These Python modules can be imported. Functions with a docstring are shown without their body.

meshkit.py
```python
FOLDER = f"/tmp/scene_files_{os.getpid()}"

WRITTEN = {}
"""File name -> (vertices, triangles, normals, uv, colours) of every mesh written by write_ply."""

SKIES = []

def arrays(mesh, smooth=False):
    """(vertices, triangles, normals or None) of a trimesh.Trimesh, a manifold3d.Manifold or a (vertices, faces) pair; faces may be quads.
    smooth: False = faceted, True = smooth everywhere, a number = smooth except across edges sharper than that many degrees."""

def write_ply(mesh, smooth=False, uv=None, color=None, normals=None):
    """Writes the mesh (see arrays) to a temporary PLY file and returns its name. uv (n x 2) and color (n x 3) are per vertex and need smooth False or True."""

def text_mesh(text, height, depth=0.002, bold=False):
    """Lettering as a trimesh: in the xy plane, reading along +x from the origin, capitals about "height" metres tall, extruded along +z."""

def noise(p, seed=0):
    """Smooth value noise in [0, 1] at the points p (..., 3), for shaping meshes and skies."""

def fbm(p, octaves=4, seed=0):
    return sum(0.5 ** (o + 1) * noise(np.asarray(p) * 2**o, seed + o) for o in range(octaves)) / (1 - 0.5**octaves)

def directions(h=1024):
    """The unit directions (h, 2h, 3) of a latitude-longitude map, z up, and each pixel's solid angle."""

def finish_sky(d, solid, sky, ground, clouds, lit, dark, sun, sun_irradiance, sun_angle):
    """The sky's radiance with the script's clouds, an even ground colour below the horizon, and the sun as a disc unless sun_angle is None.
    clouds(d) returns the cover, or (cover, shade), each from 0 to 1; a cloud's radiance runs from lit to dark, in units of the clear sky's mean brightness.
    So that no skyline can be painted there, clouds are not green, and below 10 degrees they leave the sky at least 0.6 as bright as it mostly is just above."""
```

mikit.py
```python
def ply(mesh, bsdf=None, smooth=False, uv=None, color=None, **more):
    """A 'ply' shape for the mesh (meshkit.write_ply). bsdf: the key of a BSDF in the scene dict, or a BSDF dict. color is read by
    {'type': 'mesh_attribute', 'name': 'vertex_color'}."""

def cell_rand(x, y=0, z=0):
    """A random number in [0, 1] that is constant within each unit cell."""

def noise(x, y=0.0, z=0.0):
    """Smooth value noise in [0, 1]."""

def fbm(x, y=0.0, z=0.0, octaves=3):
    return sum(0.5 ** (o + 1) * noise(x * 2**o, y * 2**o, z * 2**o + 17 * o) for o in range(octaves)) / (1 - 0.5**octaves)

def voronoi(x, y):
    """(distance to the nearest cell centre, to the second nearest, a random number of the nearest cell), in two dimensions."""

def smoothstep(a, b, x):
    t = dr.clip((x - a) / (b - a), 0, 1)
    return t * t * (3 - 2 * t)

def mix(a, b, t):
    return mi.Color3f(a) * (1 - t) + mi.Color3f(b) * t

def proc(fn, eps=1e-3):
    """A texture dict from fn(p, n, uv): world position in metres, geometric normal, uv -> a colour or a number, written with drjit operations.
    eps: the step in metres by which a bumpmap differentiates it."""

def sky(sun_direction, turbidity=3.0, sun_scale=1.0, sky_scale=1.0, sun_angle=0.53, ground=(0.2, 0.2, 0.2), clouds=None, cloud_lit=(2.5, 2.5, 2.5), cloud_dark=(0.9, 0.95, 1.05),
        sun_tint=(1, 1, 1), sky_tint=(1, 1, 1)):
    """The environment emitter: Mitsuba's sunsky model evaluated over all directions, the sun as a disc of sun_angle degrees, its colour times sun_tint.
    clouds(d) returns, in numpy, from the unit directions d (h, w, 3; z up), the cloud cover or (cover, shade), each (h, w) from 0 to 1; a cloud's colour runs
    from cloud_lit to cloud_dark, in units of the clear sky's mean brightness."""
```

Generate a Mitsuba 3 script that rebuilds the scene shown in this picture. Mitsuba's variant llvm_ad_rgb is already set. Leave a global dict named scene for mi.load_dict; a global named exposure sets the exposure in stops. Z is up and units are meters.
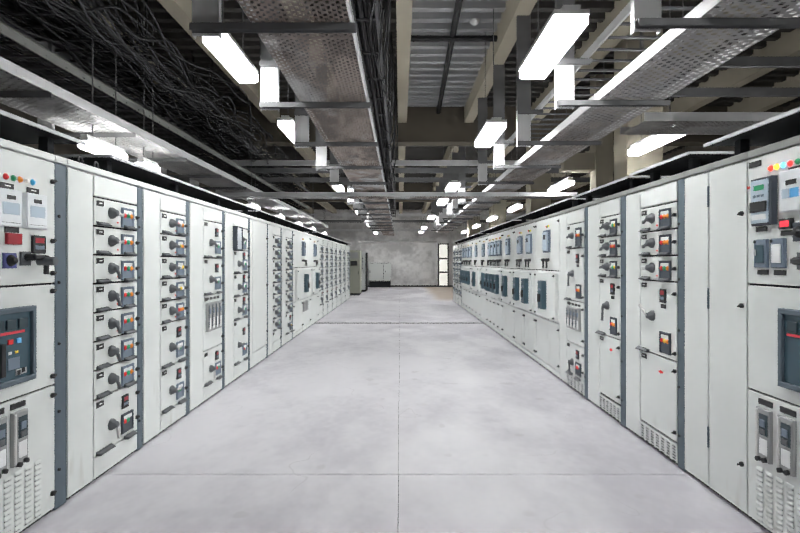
import math, random
from functools import lru_cache
import numpy as np, trimesh, mitsuba as mi, mikit, drjit as dr
from mikit import proc, noise, fbm, smoothstep, mix

T = mi.ScalarTransform4f
scene, labels = {}, {}
# ------------------------------------------------------------------ camera, light, exposure
F_PX, CAM_Z = 523.0, 1.57
scene['camera'] = {'type': 'perspective', 'fov': math.degrees(2 * math.atan(400 / F_PX)), 'fov_axis': 'x', 'near_clip': 0.05, 'far_clip': 200.0,
                   'principal_point_offset_x': 0.0, 'principal_point_offset_y': 4.5 / 533,
                   'to_world': T().look_at(origin=[0, 0, CAM_Z], target=[0, 10, CAM_Z], up=[0, 0, 1])}
exposure = 0.3
LAMP_RADIANCE = 34.0
LAMP_TINT = (0.985, 1.0, 1.0)
rng = random.Random(7)

# ------------------------------------------------------------------ materials
def rgb(*c): return {'type': 'rgb', 'value': list(c)}
def mat(name, d): scene[name] = {'type': 'twosided', 'bsdf': d}
def plain(name, c, rough=0.5, spec=0.4, metal=0.0):
    mat(name, {'type': 'principled', 'base_color': rgb(*c), 'roughness': rough, 'specular': spec, 'metallic': metal})
def procm(name, fn, rough=0.6, spec=0.3, metal=0.0, bump=None, eps=2e-3):
    b = {'type': 'principled', 'base_color': proc(fn), 'roughness': rough, 'specular': spec, 'metallic': metal}
    if bump: b = {'type': 'bumpmap', 'arbitrary': proc(bump[0], eps), 'scale': bump[1], 'bsdf': b}
    mat(name, b)

def paint_fn(p, n, uv):
    a = fbm(p.y * 1.7, p.z * 1.1, p.x * 1.7, 3)
    s = fbm(p.y * 9, p.z * 2.2, p.x * 3, 3)
    c = mix((0.66, 0.685, 0.665), (0.72, 0.742, 0.722), a)
    dirt = smoothstep(0.62, 0.85, s) * smoothstep(0.75, 0.0, p.z) * 0.55
    return mix(c, mi.Color3f(0.42, 0.39, 0.33), dirt)
procm('paint', paint_fn, 0.38, 0.45)

def floor_fn(p, n, uv):
    a = fbm(p.x * 0.55, p.y * 0.4, 3.0, 4)
    b = fbm(p.x * 2.6 + 9, p.y * 1.9, 7.0, 4)
    f = fbm(p.x * 16, p.y * 11, 1.0, 3)
    c = mix((0.455, 0.44, 0.475), (0.60, 0.585, 0.615), smoothstep(0.28, 0.72, 0.5 * a + 0.35 * b + 0.15 * f))
    wx = p.x + 0.9 * (fbm(p.x * 0.7, p.y * 0.7, 2.0, 3) - 0.5)
    crack = dr.abs(fbm(wx * 0.8, p.y * 0.8, 5.0, 4) - 0.5)
    c = mix(c, mi.Color3f(0.33, 0.31, 0.32), (1 - smoothstep(0.0, 0.004, crack)) * smoothstep(0.45, 0.6, b) * 0.22)
    veil = smoothstep(0.52, 0.8, fbm(p.x * 1.1 + 20, p.y * 0.5, 4.0, 4))
    c = mix(c, mi.Color3f(0.70, 0.69, 0.71), veil * 0.6)
    spot = smoothstep(0.80, 0.90, fbm(p.x * 5 + 3, p.y * 4, 8.0, 2))
    c = mix(c, mi.Color3f(0.36, 0.34, 0.35), spot * 0.25)
    brown = smoothstep(20.5, 23.0, p.y + 1.5 * (a - 0.5)) * smoothstep(1.2, 1.9, p.x + 0.4 * (b - 0.5))
    return mix(c, mi.Color3f(0.42, 0.35, 0.28), brown * 0.85)
procm('floor_concrete', floor_fn, 0.55, 0.35)

def wall_fn(p, n, uv):
    a = fbm(p.x * 0.9 + p.y * 0.9, p.z * 1.2, 3.0, 4)
    b = fbm(p.x * 5 + p.y * 5, p.z * 5, 6.0, 3)
    return mix((0.50, 0.495, 0.485), (0.84, 0.835, 0.825), smoothstep(0.3, 0.72, 0.7 * a + 0.3 * b))
procm('wall_concrete', wall_fn, 0.85, 0.2)

def beam_fn(p, n, uv):
    a = fbm(p.x * 2, p.y * 1.1, p.z * 2, 4)
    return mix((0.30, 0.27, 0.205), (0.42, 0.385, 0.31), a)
procm('beam_concrete', beam_fn, 0.85, 0.2)

def tray_fn(p, n, uv):
    a = fbm(p.x * 2.4, p.y * 1.3, p.z, 4)
    b = fbm(p.x * 9 + 4, p.y * 6, p.z, 3)
    c = mix((0.42, 0.42, 0.42), (0.58, 0.575, 0.565), b)
    w = dr.select(dr.abs(p.x) < 1.4, 1.0, dr.select(p.x > 1.4, 0.30 + 0.5 * smoothstep(4.0, 7.0, p.y), 0.15))
    rust = smoothstep(0.28, 0.56, 0.75 * a + 0.25 * b) * w
    return mix(c, mix((0.13, 0.098, 0.08), (0.33, 0.27, 0.235), smoothstep(0.3, 0.7, fbm(p.x * 5 + 3, p.y * 2.5, 2.0, 4))), rust * 0.9)
procm('tray_sheet', tray_fn, 0.6, 0.35)

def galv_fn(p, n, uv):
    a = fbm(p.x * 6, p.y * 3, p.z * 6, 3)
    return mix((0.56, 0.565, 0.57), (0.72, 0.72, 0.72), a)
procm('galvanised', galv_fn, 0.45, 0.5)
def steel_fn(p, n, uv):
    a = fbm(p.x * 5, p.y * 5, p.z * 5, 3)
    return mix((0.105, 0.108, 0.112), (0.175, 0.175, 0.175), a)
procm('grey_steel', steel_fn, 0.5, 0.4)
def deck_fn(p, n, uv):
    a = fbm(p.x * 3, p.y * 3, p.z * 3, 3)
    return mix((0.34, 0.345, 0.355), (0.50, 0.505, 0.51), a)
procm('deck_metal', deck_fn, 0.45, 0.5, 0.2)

def deck_shaded_fn(p, n, uv):
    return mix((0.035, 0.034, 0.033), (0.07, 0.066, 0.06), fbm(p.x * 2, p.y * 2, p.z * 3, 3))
procm('deck_shaded', deck_shaded_fn, 0.6, 0.3)  # shaded copy of the deck metal: gloom of unlit bays put into the colour
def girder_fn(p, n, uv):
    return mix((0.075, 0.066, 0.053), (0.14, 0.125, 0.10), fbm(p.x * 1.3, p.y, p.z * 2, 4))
procm('girder_shaded', girder_fn, 0.85, 0.2)  # beige concrete with the shadow on the girders mixed into its colour
plain('trim_blue', (0.085, 0.115, 0.14), 0.45)
plain('gap_dark', (0.03, 0.032, 0.035), 0.8, 0.1)
plain('handle_grey', (0.10, 0.108, 0.115), 0.45)
plain('lever_metal', (0.55, 0.55, 0.54), 0.35, 0.6)
plain('pull_grey', (0.04, 0.045, 0.05), 0.35, 0.5)
plain('black_plastic', (0.018, 0.019, 0.02), 0.4)
plain('panel_slate', (0.15, 0.19, 0.24), 0.45)
plain('box_glass', (0.36, 0.39, 0.43), 0.2, 0.6)
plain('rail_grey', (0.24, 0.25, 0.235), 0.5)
plain('panel_dark', (0.05, 0.06, 0.075), 0.4)
plain('label_white', (0.75, 0.76, 0.76), 0.5)
plain('white_plastic', (0.76, 0.79, 0.81), 0.4)
plain('lcd_blue', (0.46, 0.55, 0.63), 0.3)
plain('screen_blue', (0.12, 0.42, 0.75), 0.3)
plain('display_red', (0.32, 0.02, 0.03), 0.25)
plain('lens_red', (0.75, 0.03, 0.03), 0.25, 0.6)
plain('lens_green', (0.03, 0.32, 0.14), 0.25, 0.6)
plain('lens_orange', (0.85, 0.28, 0.03), 0.25, 0.6)
plain('lens_yellow', (0.85, 0.6, 0.05), 0.25, 0.6)
plain('lens_white', (0.85, 0.85, 0.82), 0.25, 0.6)
plain('lens_blue', (0.06, 0.45, 0.75), 0.25, 0.6)
plain('band_red', (0.62, 0.05, 0.07), 0.4)
plain('breaker_blue', (0.045, 0.085, 0.110), 0.35)
plain('breaker_teal', (0.03, 0.05, 0.06), 0.35)
plain('switch_violet', (0.07, 0.08, 0.22), 0.4)
plain('fuse_grey', (0.30, 0.31, 0.31), 0.4)
plain('roof_black', (0.018, 0.019, 0.021), 0.5, 0.3)
plain('roof_edge', (0.52, 0.53, 0.54), 0.45)
plain('cable_black', (0.012, 0.012, 0.013), 0.5, 0.35)
plain('cable_grey', (0.035, 0.035, 0.037), 0.5, 0.35)
plain('conduit_white', (0.66, 0.66, 0.65), 0.45)
plain('lamp_shell', (0.62, 0.62, 0.61), 0.5)
plain('dark_void', (0.035, 0.034, 0.033), 0.9, 0.1)
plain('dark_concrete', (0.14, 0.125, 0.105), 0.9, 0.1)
plain('old_green', (0.33, 0.34, 0.28), 0.5)
plain('door_frame', (0.09, 0.09, 0.09), 0.5)
plain('frosted_pane', (0.8, 0.8, 0.77), 0.3)
def emit(r): return {'type': 'area', 'radiance': rgb(*r)}
LAMP = emit(tuple(LAMP_RADIANCE * c for c in LAMP_TINT))

# ------------------------------------------------------------------ helpers
counts = {}
def key_of(name, parent=None):
    k = f'{parent}__{name}' if parent else name
    n = counts.get(k, 0); counts[k] = n + 1
    return k if n == 0 else f'{k}_{n:03d}'
def thing(name, label, cat, group=None):
    k = key_of(name); labels[k] = {'label': label, 'category': cat}
    if group: labels[k]['group'] = group
    return k
EYE = np.eye(4)
def tr(x, y, z):
    m = np.eye(4); m[:3, 3] = (x, y, z); return m
def rz(deg):
    a = math.radians(deg); m = np.eye(4); m[:2, :2] = [[math.cos(a), -math.sin(a)], [math.sin(a), math.cos(a)]]; return m
def rx(deg):
    a = math.radians(deg); m = np.eye(4); m[1:3, 1:3] = [[math.cos(a), -math.sin(a)], [math.sin(a), math.cos(a)]]; return m
def put(name, pl, bsdf, parent=None, M=EYE, label=None, emitter=None, **lab):
    k = key_of(name, parent)
    e = {**pl, 'bsdf': {'type': 'ref', 'id': bsdf}, 'to_world': T(np.asarray(M, float))}
    if emitter: e['emitter'] = emitter
    scene[k] = e
    if label or lab:
        labels[k] = dict(lab)
        if label: labels[k]['label'] = label
    return k
def mesh_of(v, f, smooth=False): return mikit.ply(trimesh.Trimesh(np.asarray(v, float), np.asarray(f, int), process=False), smooth=smooth)

def box_vf(w, h, d, c=0.0, x=0, y=0, z=0):
    """Box from the corner; its +z face has chamfered edges when c > 0."""
    ring = lambda i, zz: [[x + i, y + i, zz], [x + w - i, y + i, zz], [x + w - i, y + h - i, zz], [x + i, y + h - i, zz]]
    rs = [ring(0, z)] + ([ring(0, z + d - c), ring(c, z + d)] if c else [ring(0, z + d)])
    v = np.array(sum(rs, [])); f = [[0, 2, 1], [0, 3, 2]]
    for k in range(len(rs) - 1):
        for i in range(4):
            a, b = 4 * k + i, 4 * k + (i + 1) % 4
            f += [[a, b, b + 4], [a, b + 4, a + 4]]
    t = 4 * (len(rs) - 1)
    f += [[t, t + 1, t + 2], [t, t + 2, t + 3]]
    return v, np.array(f)
def join(*parts):
    vs, fs, n = [], [], 0
    for v, f in parts:
        vs.append(v); fs.append(np.asarray(f) + n); n += len(v)
    return np.vstack(vs), np.vstack(fs)
def turned(vf, M): return (np.c_[vf[0], np.ones(len(vf[0]))] @ M.T)[:, :3], vf[1]
def cyl_vf(r, h, n=14, r2=None, x=0, y=0, z=0):
    r2 = r if r2 is None else r2
    a = np.arange(n) * 2 * np.pi / n
    v = np.vstack([np.c_[x + r * np.cos(a), y + r * np.sin(a), np.full(n, z)], np.c_[x + r2 * np.cos(a), y + r2 * np.sin(a), np.full(n, z + h)], [[x, y, z], [x, y, z + h]]])
    i = np.arange(n); j = (i + 1) % n
    f = np.vstack([np.c_[i, j, j + n], np.c_[i, j + n, i + n], np.c_[j, i, np.full(n, 2 * n)], np.c_[i + n, j + n, np.full(n, 2 * n + 1)]])
    return v, f
def lathe_vf(prof, n=16):
    a = np.arange(n) * 2 * np.pi / n; m = len(prof)
    v = np.vstack([np.c_[r * np.cos(a), r * np.sin(a), np.full(n, z)] for r, z in prof])
    i = np.arange(n); j = (i + 1) % n
    f = np.vstack([np.vstack([np.c_[k * n + i, k * n + j, k * n + n + j], np.c_[k * n + i, k * n + n + j, k * n + n + i]]) for k in range(m - 1)])
    return v, f
def tube_vf(pts, r, sides=6):
    p = np.asarray(pts, float); t = np.gradient(p, axis=0); t /= np.linalg.norm(t, axis=1, keepdims=True) + 1e-9
    a = np.cross(t, np.where(np.abs(t[:, 2:]) < 0.9, [0, 0, 1.0], [1.0, 0, 0])); a /= np.linalg.norm(a, axis=1, keepdims=True) + 1e-9
    b = np.cross(t, a); g = np.arange(sides) * 2 * np.pi / sides
    v = (p[:, None] + r * (np.cos(g)[None, :, None] * a[:, None] + np.sin(g)[None, :, None] * b[:, None])).reshape(-1, 3)
    n = len(p); i, j = np.meshgrid(np.arange(n - 1), np.arange(sides), indexing='ij')
    q = np.stack([i * sides + j, i * sides + sides + j, i * sides + sides + (j + 1) % sides, i * sides + (j + 1) % sides], -1).reshape(-1, 4)
    return v, np.vstack([q[:, [0, 1, 2]], q[:, [0, 2, 3]]])
def prism_vf(poly, L):
    """Convex polygon in the yz plane (anticlockwise seen from +x) extruded along x by L."""
    n = len(poly); p = np.array(poly, float)
    v = np.vstack([np.c_[np.zeros(n), p], np.c_[np.full(n, L), p]])
    f = [[0, k + 1, k] for k in range(1, n - 1)] + [[n, n + k, n + k + 1] for k in range(1, n - 1)]
    for k in range(n):
        j = (k + 1) % n
        f += [[k, j, j + n], [k, j + n, k + n]]
    return v, np.array(f)
@lru_cache(None)
def BOX(w, h, d, c=0.0): return mesh_of(*box_vf(w, h, d, c))
def B(w, h, d, c=0.0): return BOX(round(w, 4), round(h, 4), round(d, 4), round(c, 4))
@lru_cache(None)
def CYL(r, h, n=14): return mesh_of(*cyl_vf(r, h, n), smooth=35)

# ------------------------------------------------------------------ switchgear details (local u, v, w = right, up, out of the front)
@lru_cache(None)
def ROTARY(): return mesh_of(*lathe_vf([(0, 0), (.043, 0), (.043, .010), (.040, .017), (.034, .026), (.026, .036), (.023, .050), (.018, .054), (0, .054)], 18), smooth=40)
@lru_cache(None)
def LEVER(L=0.085):
    v, f = box_vf(L, .020, .018, .004, 0, -.010, .034)
    v2, f2 = box_vf(.018, .024, .022, .004, L - .012, -.012, .032)
    return mesh_of(*join((v, f), (v2, f2)))
@lru_cache(None)
def CRANK():
    return mesh_of(*join(cyl_vf(.020, .05, 12), box_vf(.10, .026, .020, .005, -.012, -.013, .045), box_vf(.026, .11, .020, .005, .075, -.10, .05)))
@lru_cache(None)
def PULL(w=0.13):
    s1 = prism_vf([(0, 0), (.036, 0), (.030, .010), (.006, .040), (0, .042)], .012)
    return mesh_of(*join(s1, turned(s1, tr(w - .012, 0, 0)), box_vf(w, .038, .005, .002), box_vf(w, .006, .040, .002)))
@lru_cache(None)
def PLATE(w=.13): return mesh_of(*turned(prism_vf([(.008, .036), (.012, .038), (.034, .008), (.030, .006)], w - .03), tr(.015, 0, 0)))
def pull(par, M, u, v, w):
    m = at(M, u, v) @ np.diag([1, .68, .85, 1])
    put('pull_handle', PULL(w), 'pull_grey', par, m); put('pull_plate', PLATE(w), 'handle_grey', par, m)
@lru_cache(None)
def LENS(r=0.011): return mesh_of(*lathe_vf([(r * 1.25, 0), (r * 1.25, .003), (r, .004), (r, .008), (r * .75, .0125), (r * .35, .0145), (0, .015)], 12), smooth=40)
@lru_cache(None)
def LATCH(): return mesh_of(*join(cyl_vf(.015, .012, 10), turned(box_vf(.030, .010, .016, .002, -.015, -.005, .010), rz(25))))
@lru_cache(None)
def IPANEL(w, h): return mesh_of(*join(box_vf(w, h, .010, .003), box_vf(w * .10, h, .016, .003), box_vf(w * .10, h, .016, .003, w * .9), box_vf(w, h * .08, .016, .003, 0, h * .92)))
@lru_cache(None)
def LOUVER(w=0.055): return mesh_of(*prism_vf([(0, 0), (.020, 0), (.016, .005), (.003, .010), (0, .010)], w))
@lru_cache(None)
def FRAME(w, h, t, d):
    return mesh_of(*join(box_vf(w, t, d, .004), box_vf(w, t, d, .004, 0, h - t), box_vf(t, h - 2 * t, d, .004, 0, t), box_vf(t, h - 2 * t, d, .004, w - t, t)))
def at(M, u, v, w=0.0): return M @ tr(u, v, w)

def nameplate(par, M, u, v, w=.085, h=.038, near=True):
    put('nameplate', B(w, h, .006, .001), 'black_plastic', par, at(M, u, v))
    if near: put('nameplate_text', B(w * .45, h * .22, .0015), 'label_white', par, at(M, u + w * .3, v + h * .42, .0055))
def rotary(par, M, u, v, ang, white=False, L=.085):
    put('rotary_handle', ROTARY(), 'handle_grey', par, at(M, u, v))
    put('handle_lever', LEVER(L), 'lever_metal' if white else 'handle_grey', par, at(M, u, v) @ rz(ang))
LENSES = {'r': 'lens_red', 'g': 'lens_green', 'o': 'lens_orange', 'y': 'lens_yellow', 'w': 'lens_white', 'b': 'lens_blue'}
def indicator(par, M, u, v, w=.16, h=.16, cols='rgo', near=True, dark=False):
    put('indicator_panel', IPANEL(round(w, 3), round(h, 3)), 'panel_dark' if dark else 'panel_slate', par, at(M, u, v))
    put('indicator_label', B(w * .72, h * .2, .003), 'label_white', par, at(M, u + w * .14, v + h * .68, .009))
    if near:
        for i, c in enumerate(cols):
            put('indicator_lamp', LENS(.0155), LENSES[c], par, at(M, u + w * (.22 + .28 * i), v + h * .60, .009))
def display(par, M, u, v, w=.085, h=.10):
    put('meter', B(w, h, .014, .003), 'black_plastic', par, at(M, u, v))
    put('meter_display', B(w * .7, h * .3, .002), 'display_red', par, at(M, u + w * .15, v + h * .58, .013))
    put('meter_keys', B(w * .7, h * .22, .002), 'panel_slate', par, at(M, u + w * .15, v + h * .22, .013))
def latch(par, M, u, v): put('latch', LATCH(), 'black_plastic', par, at(M, u, v))

def drawer(cab, M, u, v, w, h, kind, near=1, cols='rgo', ang=-60, white=False, dark=False):
    g = .006
    D = put('drawer', B(w - 2 * g, h - 2 * g, .022, .003), 'paint', cab, at(M, u + g, v + g, -.02))
    D_M = at(M, u, v, .002)
    n2 = near >= 2
    if near: nameplate(D, D_M, .035, h - .062, near=n2)
    if kind == 'small':
        rotary(D, D_M, .225, h * .52, ang, white)
        indicator(D, D_M, w * .585, h * .06, w * .285, h * .74, cols, near >= 1, dark)
        pull(D, at(D_M, 0, 0, 0), .035, .006, .15)
        pull(D, at(D_M, 0, 0, .012), w * .62, .002, .15)
        latch(D, D_M, w - .022, h * .5)
        if n2: put('lock_pin', CYL(.006, .010, 8), 'lens_red', D, at(D_M, .31, h * .20))
    elif kind == 'big':
        rotary(D, D_M, .225, h * .42, ang, white, .11)
        display(D, D_M, w * .60, h * .60)
        indicator(D, D_M, w * .585, h * .12, w * .27, .15, cols, near >= 1, dark)
        pull(D, at(D_M, 0, 0, 0), .03, .004, .20)
        pull(D, at(D_M, 0, 0, .012), w * .62, .002, .15)
        latch(D, D_M, w - .022, h * .78); latch(D, D_M, w - .022, h * .28)
    elif kind == 'lever':            # tall drawer with a long lever and an indicator panel low on it
        put('rotary_handle', ROTARY(), 'handle_grey', D, at(D_M, .23, h * .52))
        put('handle_lever', LEVER(.15), 'handle_grey' if not white else 'lever_metal', D, at(D_M, .23, h * .52, .01) @ rz(ang))
        display(D, D_M, w * .60, h * .72, .085, .11); nameplate(D, D_M, w * .61, h * .72 - .045, .075, .03, False)
        indicator(D, D_M, w * .60, h * .06, w * .26, .17, cols, near >= 1, True)
        pull(D, at(D_M, 0, 0, 0), -.03, .0, .20)
        latch(D, D_M, w - .022, h * .85); latch(D, D_M, w - .022, h * .1)
    elif kind == 'blank':
        latch(D, D_M, w - .022, h * .90); latch(D, D_M, w - .022, h * .12)
    elif kind == 'marked':
        put('red_marker', CYL(.014, .006, 10), 'lens_red', D, at(D_M, w * .6, h * .80))
        put('marker_label', B(.07, .012, .002), 'lens_red', D, at(D_M, w * .6 - .035, h * .80 - .006, .001))
        latch(D, D_M, w - .022, h * .88); latch(D, D_M, w - .022, h * .12)
    elif kind == 'fuses':
        for i in range(4):
            x = w * .12 + i * w * .185
            put('fuse_label', B(w * .12, .025, .004), 'black_plastic', D, at(D_M, x + .01, h - .055))
            put('fuse_holder', B(w * .165, h * .52, .030, .006), 'fuse_grey', D, at(D_M, x, h * .34))
            put('fuse_handle', B(w * .045, h * .40, .006, .002), 'panel_dark', D, at(D_M, x + .008, h * .42, .028))
            put('fuse_window', B(w * .07, h * .20, .003), 'label_white', D, at(D_M, x + .040, h * .38, .029))
            put('fuse_window', B(w * .07, h * .10, .003), 'panel_slate', D, at(D_M, x + .040, h * .66, .029))
        latch(D, D_M, w - .022, h * .85); latch(D, D_M, w - .022, h * .15)
    return D

def shell(cab, M, W, depth=1.0, H=2.2):
    put('body', B(W - .002, H, depth - .025), 'paint', cab, at(M, .001, 0, -depth))
    put('gap_shade', B(W - .006, H - .01, .004), 'gap_dark', cab, at(M, .003, .004, -.0255))  # dark sheet behind the fronts; shade of the door gaps as colour
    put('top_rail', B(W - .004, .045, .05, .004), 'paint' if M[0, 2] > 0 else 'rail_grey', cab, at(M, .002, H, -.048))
def strip(cab, M, u, w, H=2.2):
    s = put('trim_strip', B(w - .008, H - .012, .016, .003), 'trim_blue', cab, at(M, u + .004, .006, -.018))
    for v in (.25, .62, 1.05, 1.44, 1.86): put('strip_bolt', CYL(.009, .010, 8), 'black_plastic', s, at(M, u + w * .3, v, -.002))
def flat(name, cab, M, u, v, w, h, proud=0.0):
    g = .006
    return put(name, B(w - 2 * g, h - 2 * g, .022 + proud, .003), 'paint', cab, at(M, u + g, v + g, -.02))
def vents(cab, M, u, w, n):
    P_ = flat('vent_panel', cab, M, u, .022, w, .154)
    for i in range(n):
        for j in range(6):
            put('vent_slot', B(w / n * .55, .010, .002), 'gap_dark', P_, at(M, u + w / n * (i + .25), .030 + j * .022, .0012))
def column_cab(M, label, rows, W=1.0, blank=.29, sw=.10, near=1, vent=0, cat='switchgear cabinet', group=None, top_blank=True):
    """A motor control column: blank cable door, drawers (from the top down), dark trim strip."""
    c = thing('switchgear_column', label, cat, group)
    shell(c, M, W)
    d = flat('cable_door', c, M, 0, .022, blank, 2.171)
    dw = W - blank - sw
    v = 2.2
    if top_blank:
        flat('top_panel', c, M, blank, 2.036, dw, .158); v = 2.036
    for r in rows:
        kind, h, kw = r[0], r[1], (r[2] if len(r) > 2 else {})
        v -= h
        if kind == 'box':
            D = drawer(c, M, blank, v, dw, h, 'blank', near)
            put('glass_box', FRAME(.24, .31, .014, .06), 'panel_dark', c, at(M, blank - .02, v + .0, .002))
            put('box_pane', B(.21, .28, .05, .002), 'box_glass', c, at(M, blank - .005, v + .015, .002))
            rotary(D, at(M, blank, v, .002), .33, h * .5, 0); indicator(D, at(M, blank, v, .002), .40, .02, .14, .15, 'wg', True)
        else: drawer(c, M, blank, v, dw, h, kind, near, **kw)
    if vent: vents(c, M, blank, dw, vent)
    else:
        p = flat('plinth_panel', c, M, blank, .022, dw, max(v - .022, .05))
    if sw: strip(c, M, W - sw, sw)
    return c

XL, XR = -2.17, 2.12
def ML(d0):   # left row: u runs away from the camera
    m = np.eye(4); m[:3, :3] = np.array([[0, 0, 1], [1, 0, 0], [0, 1, 0]]); m[:3, 3] = (XL, d0, 0); return m
def MR(d1):   # right row: u runs towards the camera from d1
    m = np.eye(4); m[:3, :3] = np.array([[0, 0, -1], [-1, 0, 0], [0, 1, 0]]); m[:3, 3] = (XR, d1, 0); return m

# ------------------------------------------------------------------ floor, walls, ceiling
X0, X1, Y0, Y1, ZC = -6.6, 8.2, -2.2, 32.9, 4.87
put('floor', mesh_of(*box_vf(X1 - X0, Y1 - Y0, .2, 0, X0, Y0, -.24)), 'gap_dark', kind='structure', label='pale lilac grey concrete floor of large slabs')
xe, ye = [X0, -3.15, -.012, 3.1, X1], [Y0, 3.86, 13.46, 23.0, Y1]
for i in range(4):
    for j in range(4):
        g0, g1 = .0035, .0035
        y0, y1 = ye[j] + (.13 if j == 2 else .003), ye[j + 1] - (.13 if j == 1 else .003)
        put('slab', mesh_of(*box_vf(xe[i + 1] - xe[i] - .003, y1 - y0, .04, .001, xe[i] + .0015, y0, -.04)), 'floor_concrete', 'floor')
for i in range(4): put('channel_cover', mesh_of(*box_vf(xe[i + 1] - xe[i] - .01, .24, .03, .003, xe[i] + .005, ye[2] - .12, -.035)), 'grey_steel', 'floor')
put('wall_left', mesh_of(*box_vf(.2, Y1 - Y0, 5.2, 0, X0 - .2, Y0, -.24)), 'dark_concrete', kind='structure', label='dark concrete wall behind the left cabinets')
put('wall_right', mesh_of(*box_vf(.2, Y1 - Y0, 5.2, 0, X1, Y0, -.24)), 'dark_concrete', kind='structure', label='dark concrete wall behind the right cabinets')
put('wall_back', mesh_of(*box_vf(X1 - X0, .2, 5.2, 0, X0, Y1, -.24)), 'wall_concrete', kind='structure', label='mottled grey concrete wall at the end of the aisle')
put('wall_front', mesh_of(*box_vf(X1 - X0, .2, 5.2, 0, X0, Y0 - .2, -.24)), 'wall_concrete', kind='structure', label='concrete wall behind the viewpoint')
put('baseboard_back', mesh_of(*box_vf(X1 - X0 - .02, .05, .11, 0, X0 + .01, Y1 - .05, 0)), 'door_frame', kind='structure', label='dark skirting along the foot of the end wall')
put('ceiling', mesh_of(*box_vf(X1 - X0, Y1 - Y0, .2, 0, X0, Y0, ZC + .14)), 'dark_void', kind='structure', label='steel deck ceiling on beige concrete beams')

BEAMS = [-5.49, -4.08, -2.67, -1.26, .05, 1.47, 2.88, 4.29, 5.70, 7.11]
ZB = 4.55
GIRD = 11.2
def deck(x0, x1, y0, y1):
    prof, y = [], y0
    while y < y1 - .15:
        prof += [(y, ZC), (y + .11, ZC), (y + .125, ZC + .13), (y + .285, ZC + .13)]; y += .30
    prof.append((y, ZC)); n = len(prof)
    v = [(x0, a, b) for a, b in prof] + [(x1, a, b) for a, b in prof]
    f = []
    for i in range(n - 1): f += [[i, i + n, i + 1], [i + 1, i + n, i + 1 + n]]
    return mesh_of(v, f)
edges = [X0] + BEAMS + [X1]
for a, b in zip(edges[:-1], edges[1:]):
    for y0, y1 in ((Y0, GIRD), (GIRD + .4, 22.0), (22.4, Y1)):
        put('deck_sheet', deck(a, b, y0, y1), 'deck_metal' if a > -.1 and b < 1.6 and y0 < GIRD else 'deck_shaded', 'ceiling')  # only the lit centre bay keeps plain metal; the rest has painted shade
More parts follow.
